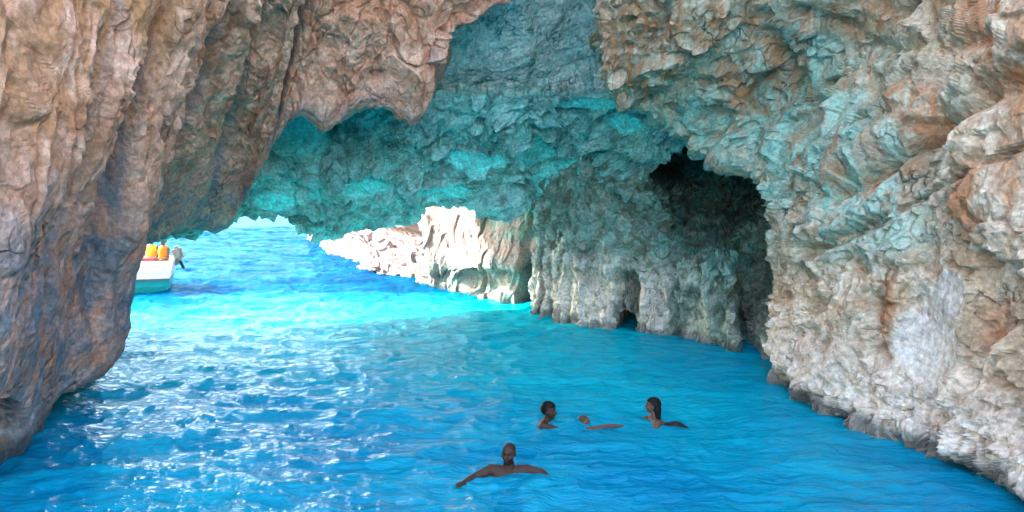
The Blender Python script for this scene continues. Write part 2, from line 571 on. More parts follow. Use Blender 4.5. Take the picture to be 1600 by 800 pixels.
    attrs = dict(tone=np.clip(0.25 + 0.5 * t1 * 0.6 + 0.4 * t2 * low, 0, 1),
                 stain=0.75 * blob(px, py, 60, 60, 260, 240, 0.6) + 0.5 * blob(px, py, 450, 5, 330, 70, 0.6),
                 crust_or_glow=0.35 * sstep(0.5, 1.0, c1 * 0 + sstep(3.2, 2.3, ri) * sstep(11, 4, ci)) * sstep(0.05, .4, fbm([U * 1.2, V * 0.3], 4, 77)),
                 glow_or_stain=np.clip(1.0 * sstep(4.6, 3.2, ri + 0.16 * (ci - 5) + 0.6 * wob * 4 * .4) + 0.5 * sstep(3.0, 2.2, ri) + 0.9 * np.clip(-gro / 0.2, 0, 1), 0, 1),
                 wet=wet_band(p))
    return structure(grid_mesh("cave_wall_left", p, M_A, attrs))

# ------------------------------------------------------------------ far vault with the arch lip
def build_far_vault():
    lip = [(230, 376, 17.6), (300, 360, 17.9), (345, 350, 18.1), (372, 348, 18.3), (405, 347, 18.6), (440, 350, 18.9), (470, 358, 19.2),
           (497, 373, 19.5), (522, 374, 19.5), (552, 364, 19.6), (600, 358, 19.7), (645, 350, 19.8), (658, 333, 19.8), (670, 322, 19.8),
           (705, 326, 19.9), (760, 326, 20.0), (818, 317, 20.2), (850, 320, 20.8), (900, 322, 20.6), (950, 318, 20.0), (990, 300, 19.2), (1030, 235, 18.2), (1100, 215, 17.6), (1240, 200, 17.2), (1420, 200, 17.0)]
    cols = []
    for (px, py, Y) in lip:
        s = P(px, py, Y)
        t2 = float(sstep(820, 920, px))
        YE = float(np.interp(px, (835, 900, 950, 1000, 1100, 1240), (20.4, 19.0, 18.3, 17.6, 16.6, 15.4)))
        def a(yy, Yd, off):
            return P(px, min(yy, py - (330 - yy) * 0.22), Yd * (1 - t2) + (YE + off) * t2)
        c = [s + (0, 7.0, 9.0), s + (0, 5.0, 3.2), s + (0, 0.9, 0.3), s,
             P(px, min(py * 0.72 + 240 * 0.28 - 6, py - 6), (Y - 0.5) * (1 - t2) + (YE + 0.9) * t2), a(250, Y - 1.2, 0.5), a(200, 18.0, 0.1), a(158, 17.3, -0.6), a(140, 17.8, -0.5),
             a(70, 16.7, -0.9), a(0, 15.7, -1.6), a(-70, 14.9, -2.2),
             np.array((s[0] * 0.75, 15.2, 12.0)), np.array((s[0] * 0.75, 17.0, 22.0)), np.array((s[0] * 0.8, 24.0, 22.0))]
        cols.append(c)
    csub = [8, 18] + [22] * 15 + [28, 30, 28, 28, 26, 20, 10, 6]
    rsub = [3, 6, 12, 40, 46, 46, 40, 16, 40, 40, 20, 4, 3, 3]
    L = Loft(cols, csub[:len(cols) - 1], rsub)
    U, V, ri, ci = L.U, L.V, L.ri, L.ci
    px, py = pix(L.p)
    n0 = L.face_camera()
    X = L.xyz()
    vis = sstep(1.5, 3.0, ri)
    rec = sstep(7.7, 8.3, ri)                      # the smooth sloping ceiling above the step
    h = 0.40 * fbm([a * 0.5 for a in X], 3, 51) * (1 - 0.75 * np.exp(-((ri - 7.6) / 0.9) ** 2))
    q = [U * 0.9 + 0.5 * V, V * 0.9 - 0.35 * U]
    wv = 0.4 * fbm([U * .8, V * .8], 3, 52)
    h1, c1, t1 = facets([q[0] * 0.7 + wv, q[1] * 1.0], 61, 0.8)
    h2, c2, t2 = facets([q[0] * 1.9 + wv, q[1] * 3.0 + wv], 62, 0.85)
    h3, c3, t3 = facets([q[0] * 4.2, q[1] * 6.6 + wv], 63, 0.85)
    rough = (1 - 0.85 * rec) * (1 - 0.5 * np.exp(-((ri - 7.5) / 0.4) ** 2))
    h = h * (1 - 0.6 * rec) + rough * (0.40 * h1 + 0.21 * h2 + 0.10 * h3) * (0.3 + 0.7 * vis)
    h = h + rec * (0.05 * fbm([q[0] * 1.2, q[1] * 5], 4, 66))
    # smooth scoops facing the water; its bounced light is painted on them in aqua
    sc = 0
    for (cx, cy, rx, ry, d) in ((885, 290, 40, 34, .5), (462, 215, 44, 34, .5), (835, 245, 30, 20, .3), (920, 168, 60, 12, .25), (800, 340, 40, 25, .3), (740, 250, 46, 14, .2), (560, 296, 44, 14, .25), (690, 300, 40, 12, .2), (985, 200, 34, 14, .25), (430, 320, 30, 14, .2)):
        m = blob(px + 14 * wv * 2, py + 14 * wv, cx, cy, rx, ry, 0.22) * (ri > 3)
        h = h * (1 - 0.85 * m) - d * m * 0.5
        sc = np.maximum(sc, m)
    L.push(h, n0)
    attrs = dict(tone=np.clip(0.2 + 0.5 * t2 * (1 - rec) + 0.2 * t1, 0, 1), stain=1.6 * rec, crust_or_glow=np.clip(1.3 * sc, 0, 1),
                 glow_or_stain=0.6 * (1 - 0.85 * rec), wet=0 * U)  # teal wash and aqua scoops are bounce light put into the colour
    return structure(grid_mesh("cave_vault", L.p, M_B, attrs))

# ------------------------------------------------------------------ right wall and near vault on the right
def build_right():
    E = [  # silhouette, outer, hidden, bulge
        ((965, -60, 14.1), (972, -95, 14.0), (1.6, 17.5, 9.0), 0),
        ((944, 0, 14.4), (1020, -80, 13.6), (1.8, 18.0, 8.4), 0.1),
        ((937, 50, 14.7), (1065, -80, 13.3), (2.0, 18.4, 7.6), 0.2),
        ((938, 105, 15.1), (1110, -80, 13.0), (2.2, 18.6, 7.0), 0.25),
        ((951, 150, 15.4), (1150, -80, 12.7), (2.6, 18.6, 6.6), 0.3),
        ((972, 167, 15.6), (1190, -80, 12.4), (3.0, 18.6, 6.4), 0.3),
        ((1004, 173, 15.7), (1230, -80, 12.1), (3.4, 18.6, 6.2), 0.3),
        ((1044, 184, 15.7), (1280, -80, 11.7), (4.2, 18.6, 6.0), 0.25),
        ((1064, 214, 15.6), (1340, -80, 11.2), (4.8, 18.6, 5.6), 0.2),
        ((1085, 229, 15.4), (1410, -80, 10.6), (5.3, 18.4, 5.4), 0.1),
        ((1120, 243, 15.2), (1500, -80, 9.9), (6.0, 18.2, 5.2), 0.05),
        ((1155, 262, 14.9), (1600, -80, 9.2), (6.8, 17.8, 5.0), 0.0),
        ((1182, 285, 14.5), (1690, -60, 8.6), (7.4, 17.4, 4.6), -0.05),
        ((1198, 316, 14.2), (1690, 90, 8.4), (7.8, 17.0, 4.0), -0.1),
        ((1212, 352, 13.9), (1690, 230, 8.2), (8.0, 16.6, 3.4), -0.1),
        ((1213, 402, 13.6), (1690, 350, 8.0), (8.0, 16.2, 2.6), -0.1),
        ((1209, 452, 13.4), (1690, 460, 7.9), (8.0, 16.0, 1.8), -0.05),
        ((1211, 520, 13.3), (1690, 580, 7.75), (8.0, 15.6, 0.9), 0.0),
        ((1218, 575, 13.2), (1690, 730, 7.6), (8.0, 15.2, 0.3), 0.0),
    ]
    N = 9
    cols = []
    def finish(vis, H, o, i):
        H = np.array(H, float)
        c = [H, vis[0] * 0.55 + H * 0.45] + list(vis)
        if i < 12:
            t = i / 12.0
            c += [np.array(q, float) for q in [o + (0.1, -0.3 - 1.0 * t, 2.5), (o[0] + 0.6, o[1] - 1.2 - 3 * t, 9 + o[2] * .3), (o[0] + 4.0, o[1] + 2, 13)]]
        else:
            c += [np.array(q, float) for q in [(o[0] + 0.1, o[1] - 3.0, o[2]), (o[0] + 0.3, 1.0, o[2] * 1.05), (o[0] + 0.7, -4.0, o[2] * 1.1)]]
        return c
    _w = [(1222, 600), (1248, 620), (1275, 642), (1322, 660), (1375, 686), (1425, 692), (1495, 722), (1570, 768), (1690, 845)]
    wlx = [a for a, b in _w]; wly = [W(a, b, 0.0)[1] for a, b in _w]
    for i, (S, O, H, b) in enumerate(E):
        vis = lerp_rows(S, O, N, b)
        k = float(sstep(9.5, 13.5, i))
        for j in range(1, N):
            t = j / (N - 1)
            qx, qy = S[0] * (1 - t) + O[0] * t, S[1] * (1 - t) + O[1] * t
            Yw = float(np.interp(qx, wlx, wly))
            q = P(qx, qy, Yw)
            q = P(qx, qy, Yw + 0.10 * max(0, q[2] - 0.2) - 0.05 * max(0, q[2] - 2.5) ** 2)
            vis[j] = vis[j] * (1 - k) + q * k
        cols.append(finish(vis, H, vis[-1], i))
    wl = [(1222, 600), (1248, 620), (1275, 642), (1322, 660), (1375, 686), (1425, 692), (1495, 722), (1570, 768), (1690, 845)]
    wlp = [W(a, b, 0.0) for a, b in wl]
    cols.append(finish(wlp, (8.0, 15.0, -0.2), wlp[-1], 19))
    und = [q + (0.5, 0.2, -1.2) for q in wlp]
    cols.append(finish(und, (8.0, 14.8, -1.5), und[-1], 20))
    und = [q + (0.9, 0.4, -4.0) for q in wlp]
    cols.append(finish(und, (8.0, 14.8, -4.0), und[-1], 21))
    csub = [8] + [22] * 7 + [26] * 10 + [20, 12, 4]
    rsub = [4, 14] + [44] * 8 + [12, 4, 3]
    L = Loft(cols, csub, rsub)
    U, V, ri, ci = L.U, L.V, L.ri, L.ci
    px, py = pix(L.p)
    n0 = L.face_camera()
    X = L.xyz()
    roof = 1 - sstep(10.5, 14.0, ci + 0.25 * (ri - 5))
    h = 0.26 * fbm([a * 0.55 for a in X], 3, 71)
    wv = 0.3 * fbm([a * 0.9 for a in X], 3, 72)
    # vault: scaly broken plates
    ws = 0.45 * wv
    dg1 = X[0] * 0.8 + X[2] * 0.6; dg2 = X[2] * 0.8 - X[0] * 0.6
    a1, c1, t1 = facets([dg1 * 0.55 + ws, X[1] * 0.7, dg2 * 0.95 + ws], 81, 0.85)
    a2, c2, t2 = facets([dg1 * 1.5 + ws, X[1] * 1.8, dg2 * 2.4 + ws], 82, 0.9)
    a3, c3, t3 = facets([dg1 * 3.8, X[1] * 4.6 + ws, dg2 * 6.0], 83, 0.9)
    a3 = a3 * (1 - 0.75 * sstep(6, 8.5, ri) * (ci < 15)); a2 = a2 * (1 - 0.45 * sstep(7, 9, ri) * (ci < 15))
    hr = 0.36 * a1 + 0.20 * a2 + 0.085 * a3
    # wall: vertical ribs, broken blocks
    along = X[1] * 0.9 + X[0] * 0.5
    b1, e1, s1 = facets([along * 0.8 + wv, X[2] * 0.42 + wv], 84, 0.7)
    b2, e2, s2 = facets([along * 2.4 + wv, X[2] * 0.9 + 0.6 * wv], 85, 0.8)
    b3, e3, s3 = facets([along * 6.0, X[2] * 3.0 + wv], 86, 0.8)
    rib = fbm([along * 3.2 + wv, X[2] * 0.35], 4, 87)
    low = 1 - sstep(0.3, 1.7, X[2])
    near = 1 - 0.8 * sstep(6.5, 8.5, ri) * (ci < 15.5)
    b2 = b2 * near; b3 = b3 * near; rib = rib * near
    hw = 0.24 * b1 + 0.14 * b2 * (1 - .5 * low) + 0.07 * b3 + 0.09 * rib
    hw = hw + low * (0.16 * fbm([a * 2.6 for a in X], 5, 88))
    pw = px + 22 * fbm([a * 1.6 for a in X], 3, 93); qw = py + 22 * fbm([a * 1.6 for a in X], 3, 94)
    panel = blob(pw, qw, 1460, 530, 56, 80, 0.2) + blob(pw, qw, 1500, 470, 34, 40, 0.25)
    panel = np.clip(panel, 0, 1) * (ri > 3)
    smooth2 = blob(px, py, 1350, 350, 150, 60, 0.5) * (ri > 3)
    hw = hw * (1 - 0.85 * panel) * (1 - 0.2 * smooth2)
    hw = hw + (1 - panel) * (0.16 * a2 + 0.075 * a3)
    h = h + roof * hr + (1 - roof) * hw
    # ledges and cracks that climb to the right across the wall
    lw = 5 * fbm([px.astype(f32) * .03, py.astype(f32) * .03], 3, 91)
    for pts, wd, dp in ((((1255, 392), (1310, 370), (1372, 345)), 9, .28), (((1290, 300), (1350, 262), (1440, 215), (1525, 150), (1600, 100)), 22, .45),
                        (((1400, 330), (1480, 290), (1600, 222)), 5, .16), (((1440, 210), (1455, 130), (1480, 90)), 12, .22),
                        (((1385, 560), (1370, 470), (1395, 420)), 10, .2), (((1530, 600), (1555, 500), (1545, 400)), 14, .22),
                        (((1200, 60), (1260, 160), (1270, 210)), 14, .25), (((1240, 20), (1400, 80), (1550, 60)), 12, .15)):
        d = seg_dist(px, py, pts) + lw
        h = h - dp * np.exp(-(d / wd) ** 2) * (ri > 2.2)
    # bulging sill of crust above the water
    h = h + 0.09 * np.exp(-((X[2] - 0.45) / 0.5) ** 2) * (1 - roof) * (1 + fbm([along * .8, X[2]], 3, 92))
    L.push(h, n0)
    st = 0
    for (cx, cy, rx, ry) in ((1560, 60, 55, 120), (1590, 230, 30, 130), (1340, 280, 22, 18), (1555, 510, 16, 45), (1388, 470, 14, 60),
                             (1000, 70, 70, 90), (1330, 30, 110, 30), (1530, 300, 40, 60), (1420, 170, 60, 50), (1180, 120, 60, 60), (1110, 30, 90, 40)):
        st = np.maximum(st, blob(px, py, cx, cy, rx, ry, 0.55))
    attrs = dict(tone=np.clip(0.2 + 0.5 * np.where(roof > .5, t2, s2) + 0.2 * panel, 0, 1),
                 stain=0.85 * st, crust_or_glow=np.clip(0.9 * low + 0.9 * panel, 0, 1) * (1 - st * (panel < .5)),
                 glow_or_stain=np.clip(0.9 * blob(px, py, 1200, 200, 220, 170, 0.7) + 0.45 * smooth2, 0, 1), wet=wet_band(L.p, 0.34) * 1.0)  # teal area paints water light onto vault and wall
    return structure(grid_mesh("cave_wall_right", L.p, M_D, attrs))

# ------------------------------------------------------------------ alcove wall with its dark niche
def build_alcove():
    wl = [(834, 490), (850, 494), (874, 499), (910, 506), (950, 512), (985, 518), (1020, 523), (1060, 530), (1100, 537), (1150, 549), (1195, 558), (1240, 568), (1300, 580)]
    cols = []
    for (px, py) in wl:
        b = W(px, py, 0.0)
        Y = b[1]
        t = sstep(1000, 1080, px)
        c = [b + (0.2, 0.5, -4), b + (0.0, 0.1, -0.6), b, P(px, py - 40, Y + 0.05), P(px, py - 70, Y - 0.05), P(px, 400, Y - 0.25), P(px, 350, Y + 0.1),
             P(px, 300, Y + 0.5), P(px, 250, Y + 0.9 + t * .6), P(px, 190, Y + 1.2), P(px, 100, Y + 1.2), b + (0, 1.5, 12)]
        cols.append(c)
    cols.insert(0, [q + (0.5, 2.2, 0) for q in cols[0]])
    csub = [14, 16] + [36] * 11
    rsub = [3, 10, 44, 34, 40, 44, 44, 44, 44, 20, 4]
    L = Loft(cols, csub, rsub)
    U, V, ri, ci = L.U, L.V, L.ri, L.ci
    px, py = pix(L.p)
    n0 = L.face_camera()
    X = L.xyz()
    wv = 0.5 * fbm([U * 0.9, V * 0.6], 3, 101)
    back = np.broadcast_to(np.array((-0.25, -0.96, -0.1)), L.p.shape)
    h = 0.55 * fbm([a * 0.6 for a in X], 4, 102)
    # diagonal pale ledge under the niche and the overhang above the flutes
    for pts, wd, dp in ((((955, 290), (1010, 312), (1075, 345), (1110, 370)), 12, .5), (((900, 350), (960, 385), (1000, 395)), 22, .35),
                        (((840, 400), (900, 405), (1000, 420)), 14, .3)):
        h = h + dp * np.exp(-(seg_dist(px, py, pts) / wd) ** 2)
    # niche
    pxw = px + 16 * fbm([U * 1.4, V * 1.4], 4, 109); pyw = py + 16 * fbm([U * 1.4, V * 1.4], 4, 110)
    nb = blob(pxw, pyw, 1125, 318, 92, 86, 0.2)
    nb = np.maximum(nb, blob(pxw, pyw, 1178, 450, 36, 110, 0.3) * 0.5)
    nb = np.maximum(nb, blob(pxw, pyw, 1062, 266, 48, 38, 0.25))
    h = h - 6.5 * nb
    hole = blob(pxw * .7 + px * .3, pyw * .5 + py * .5, 976, 512, 15, 22, 0.3)
    h = h - 2.2 * hole
    L.push(h, back)
    n1 = L.face_camera() * 0.6 + back * 0.4
    X = L.xyz()
    low = 1 - sstep(1.1, 2.2, X[2] + 0.5 * wv)
    flute = 1 - np.abs(vnoise([U * 2.6 + 1.2 * wv, X[2] * 0.35], 103)) * 2
    fl2 = 1 - np.abs(vnoise([U * 6.0 + 1.2 * wv, X[2] * 0.8], 104)) * 2
    a1, c1, t1 = facets([X[0] * 0.9 + wv, X[1] * .9, X[2] * 0.8 + wv], 105, 0.8)
    a2, c2, t2 = facets([X[0] * 2.2 + wv + X[2], X[1] * 2.2, X[2] * 1.7 + wv - .3 * X[0]], 106, 0.85)
    a3, c3, t3 = facets([X[0] * 5.0 + X[2], X[1] * 5, X[2] * 3.6 + wv], 107, 0.85)
    h = low * (0.20 * flute + 0.10 * fl2) * (1 + fbm([a * 1.2 for a in X], 2, 108))
    h = h + (1 - 0.55 * low) * (0.36 * a1 + 0.22 * a2) + 0.10 * a3 + 0.05 * fbm([a * 5 for a in X], 3, 111)
    L.push(h, n1)
    pale = blob(px, py, 905, 440, 90, 40, .5) * .5
    attrs = dict(tone=np.clip(0.15 + 0.45 * t2 + 0.3 * low * flute, 0, 1), stain=0 * U, crust_or_glow=np.clip((0.9 * low * sstep(-.3, .5, flute) + pale) * (1 - 0.75 * sstep(1040, 1110, px)), 0, 1),
                 glow_or_stain=np.clip(0.75 * (1 - low) + 0.5 * sstep(1000, 1100, px), 0, 1), wet=wet_band(L.p, 0.2) * 0.7)  # teal above the flutes is painted water light
    return structure(grid_mesh("cave_wall_alcove", L.p, M_E, attrs))

# ------------------------------------------------------------------ cliff outside the arch
def build_cliff():
    wl = [(850, 476), (835, 477), (800, 474), (770, 468), (740, 465), (715, 458), (690, 450), (670, 445)]
    cols = []
    for i, (px, py) in enumerate(wl):
        b = W(px, py, 0.0)
        Y = b[1]
        c = [b + (0.3, 0.8, -4), b + (0.1, 0.2, -0.6), b, P(px, py - 22, Y + 0.1), P(px, 420, Y - 0.35 - .3 * (i in (3, 4, 5))), P(px, 385, Y - 0.2), P(px, 340, Y + 0.3),
             P(px, 300, Y + 0.8), P(px, 250, Y + 1.2), b + (0, 3.0, 9), b + (0.0, 5.5, 17)]
        cols.append(c)
    e = cols[-1]
    cols.append([q + (0.9, 3.0, 0) for q in e])
    cols.append([q + (4.0, 7.0, 0) for q in e])
    L = Loft(cols, [16, 40, 40, 40, 40, 40, 34, 16, 6], [2, 6, 26, 26, 40, 46, 40, 16, 6, 4])
    U, V, X = L.U, L.V, L.xyz()
    px, py = pix(L.p)
    n0 = L.face_camera()
    wv = 0.4 * fbm([a * 0.8 for a in X], 3, 111)
    low = 1 - sstep(0.5, 1.3, X[2] + .3 * wv)
    h = 0.5 * fbm([a * 0.4 for a in X], 3, 112)
    a1, c1, t1 = facets([U * 0.55 + wv, V * 0.4 + wv + .3 * U], 113, 0.7)
    a2, c2, t2 = facets([U * 1.7 + wv, V * 0.8 + wv + .5 * U], 114, 0.8)
    rib = fbm([U * 2.5 + wv, V * 0.6 + U * .6], 4, 115)
    h = h + 0.22 * a1 + 0.10 * a2 + 0.08 * rib
    h = h + low * 0.10 * (1 - 2 * np.abs(vnoise([U * 3, X[2] * .4], 116)))
    h = h - 0.5 * blob(px, py, 770, 440, 45, 16, .5) - 1.0 * blob(px, py, 822, 440, 12, 40, .4)
    L.push(h, n0)
    attrs = dict(tone=np.clip(0.3 + .5 * t2, 0, 1), stain=0.2 + 0 * U, crust_or_glow=0.3 + 0 * U, glow_or_stain=np.clip(low + blob(px, py, 770, 430, 60, 26, .5) + 1.3 * blob(px, py, 805, 345, 42, 30, .3), 0, 1), wet=wet_band(L.p, .2) * .6)  # mint patch and teal overhang paint in skylight and water light
    a = structure(grid_mesh("cliff", L.p, M_F, attrs))
    # the sunlit headland farther out
    wl = [(690, 446), (668, 444), (640, 437), (612, 431), (585, 425), (560, 416), (540, 406), (520, 396), (505, 387), (494, 379), (487, 373)]
    cols = []
    for (px, py) in wl:
        b = W(px, py, 0.0)
        Y = b[1]
        k = Y / 30.0
        c = [b + (0.3, 1.0, -4), b + (0.1, 0.2, -0.6), b, b + (0.0, 0.25 * k, 0.5 * k), b + (0.05, 0.6 * k, 1.1 * k), b + (.3, 1.7 * k, 1.35 * k), b + (0.4, 2.0 * k, 2.4 * k),
             b + (0.8, 3.4 * k, 4.2 * k), b + (1.5, 5 * k, 8 * k), b + (4, 9, 20)]
        cols.append(c)
    e = cols[-1]
    cols.append([q + (0.8, 6.0, 0) for q in e])
    cols.append([q + (14, 22.0, 0) for q in e])
    L = Loft(cols, [10] + [34] * 9 + [14, 6], [2, 6, 24, 26, 30, 30, 26, 10, 4])
    U, V, X = L.U, L.V, L.xyz()
    n0 = L.face_camera()
    wv = 0.4 * fbm([a * 0.5 for a in X], 3, 121)
    a1, c1, t1 = facets([U * 0.28 + wv, V * 0.5 + wv], 122, 0.9)
    a2, c2, t2 = facets([U * 0.9 + wv, V * 1.2 + wv], 123, 0.85)
    a3, c3, t3 = facets([U * 2.4 + wv, V * 2.8], 124, 0.85)
    h = 0.7 * fbm([a * 0.3 for a in X], 3, 125) + 0.34 * a1 + 0.16 * a2 + 0.09 * a3
    h = h - 0.8 * np.exp(-((X[2] - 1.5) / 0.3) ** 2) * blob(X[0], X[1], -4.5, 29.0, 2.2, 3.0, .4)
    L.push(h, n0)
    attrs = dict(tone=np.clip(0.3 + .5 * t2, 0, 1), stain=0.25 * sstep(.5, .1, X[2]), crust_or_glow=0.2 + 0 * U, glow_or_stain=0 * U, wet=wet_band(L.p, .25) * .5)
    b = structure(grid_mesh("headland", L.p, M_F, attrs))
    return a, b

# ------------------------------------------------------------------ sea
def build_sea():
    # fan of vertices round the camera: fine near, coarse far, out to the horizon
    nu = 620
    az = np.radians(np.linspace(-44, 44, nu))
    r = [3.0]
    while r[-1] < 70:
        r.append(r[-1] * 1.0048 + 0.010)
    r = np.array(r)
    A, R = np.meshgrid(az, r, indexing='ij')
    R = R / np.cos(A * 0.6)
    x = R * np.sin(A); y = R * np.cos(A)
    wx = (x + 0.5 * fbm([(x * .5).astype(f32), (y * .5).astype(f32)], 3, 131)).astype(f32)
    wy = (y + 0.5 * fbm([(x * .5 + 9).astype(f32), (y * .5).astype(f32)], 3, 132)).astype(f32)
    z = 0.045 * (1 - 2 * np.abs(vnoise([wx * 0.35 + .2 * wy, wy * 0.75], 133)))
    z = z + 0.036 * (1 - 2 * np.abs(vnoise([wx * 0.8 - .3 * wy, wy * 1.5 + .2 * wx], 134)))
    z = z + 0.024 * (1 - 2 * np.abs(vnoise([wx * 1.9 + .5 * wy, wy * 3.3], 135)))
    z = z + 0.014 * (1 - 2 * np.abs(vnoise([wx * 4.4, wy * 6.8 + .5 * wx], 136)))
    # calmer in the lee of the right wall
    calm = 1.0 + 0.1 * sstep(3.0, -5.0, x - 0.1 * (y - 12))
    z = z * calm * (1 + 0.8 * sstep(16, 40, R)) * (1 - sstep(62, 70, R))
    for (sx, sy) in ((795, 744), (858, 664), (911, 664), (1019, 660)):      # rings round the swimmers
        c = W(sx, sy, 0.0)
        d = np.hypot(x - c[0], (y - c[1]) * 0.9) + 0.05 * vnoise([wx * 3, wy * 3], 138)
        z = z + 0.020 * np.cos(d * 15.0) * np.exp(-d * 1.5) * sstep(0.15, 0.4, d)
    p = np.stack([x, y, z], -1)
    m = water_material()
    deep = sstep(20.0, 26.0, y + 0.35 * np.maximum(0, -x - 6) + 2.0 * fbm([wx * .2, wy * .2], 3, 137))
    arch_glow = sstep(13.0, 18.0, y + 0.5 * x + 4.0 + 1.5 * fbm([wx * .3, wy * .3], 3, 139)) * sstep(6.0, 0.0, x)  # zone where the bright glow is painted into the water
    o = grid_mesh("sea", p, m, dict(deep=deep, arch_glow=arch_glow), smooth=True)
    # outer sheet: one ring of quads out to the horizon, joined to the fan's rim
    bm = bmesh.new()
    bm.from_mesh(o.data)
    bm.verts.ensure_lookup_table()
    nr = len(r)
    rim = [bm.verts[i * nr + nr - 1] for i in range(nu)]
    inner = [bm.verts[i * nr] for i in range(nu)]
    left = [bm.verts[j] for j in range(nr)]
    right = [bm.verts[(nu - 1) * nr + j] for j in range(nr)]
    far = 6000.0
    step = 31
    fl = bm.verts.new((-far, far, 0)); fr = bm.verts.new((far, far, 0))
    bl = bm.verts.new((-far, -far, 0)); br = bm.verts.new((far, -far, 0))
    def fan(strip, a, b):
        n = len(strip)
        h = n // 2
        for i in range(n - 1):
            try:
                bm.faces.new((strip[i], strip[i + 1], a if i < h else b))
            except ValueError:
                pass
        bm.faces.new((strip[h], b, a))
    fan(rim, fl, fr)
    fan(left[::-1], fl, bl)
    fan(inner[::-1], br, bl)
    fan(right, br, fr)
    bmesh.ops.recalc_face_normals(bm, faces=bm.faces)
    if sum(f.normal.z for f in bm.faces) < 0:
        bmesh.ops.reverse_faces(bm, faces=bm.faces)
    lay = bm.verts.layers.float.get('deep')
    fl[lay] = fr[lay] = bl[lay] = br[lay] = 1.0
    bm.to_mesh(o.data)
    bm.free()
    structure(o)
    # sea bed
    n = 60
    gx = np.linspace(-60, 60, n); gy = np.linspace(-20, 100, n)
    GX, GY = np.meshgrid(gx, gy, indexing='ij')
    z = -4.6 + 0.8 * fbm([(GX * .15).astype(f32), (GY * .15).astype(f32)], 3, 141) - 0.06 * np.maximum(0, GY - 20)
    structure(grid_mesh("sea_bed", np.stack([GX, GY, z], -1), seabed_material(), smooth=True))
    return o

build_left()
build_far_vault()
build_right()
build_alcove()
build_cliff()
build_sea()

# ------------------------------------------------------------------ things: helpers
def tag(o, label, cat, group=None):
    o["label"] = label
    o["category"] = cat
    if group:
        o["group"] = group
    return o

def plain(name, color, rough=0.5, spec=0.4, var=0.12, scale=8.0, **kw):
    k = NT(name)
    n = k.noise(scale, 4, 0.6, k.coords())
    dk = tuple(c * (1 - var) for c in color)
    lt = tuple(min(1, c * (1 + var)) for c in color)
    return k.done(k.bsdf(k.mix(n, dk, lt), rough, None, spec, **kw))

def skin_material(name, base, dark):
    k = NT(name)
    v = k.coords()
    c = k.mix(k.noise(9, 4, 0.6, v), tuple(x * 0.85 for x in base), base)
    c = k.mix(k.attr("fur"), c, dark)
    nrm = k.bump(k.noise(60, 3, 0.6, v), 0.12, 0.01)
    return k.done(k.bsdf(c, 0.55, nrm, 0.18))

def V3(*a):
    return Vector(a)

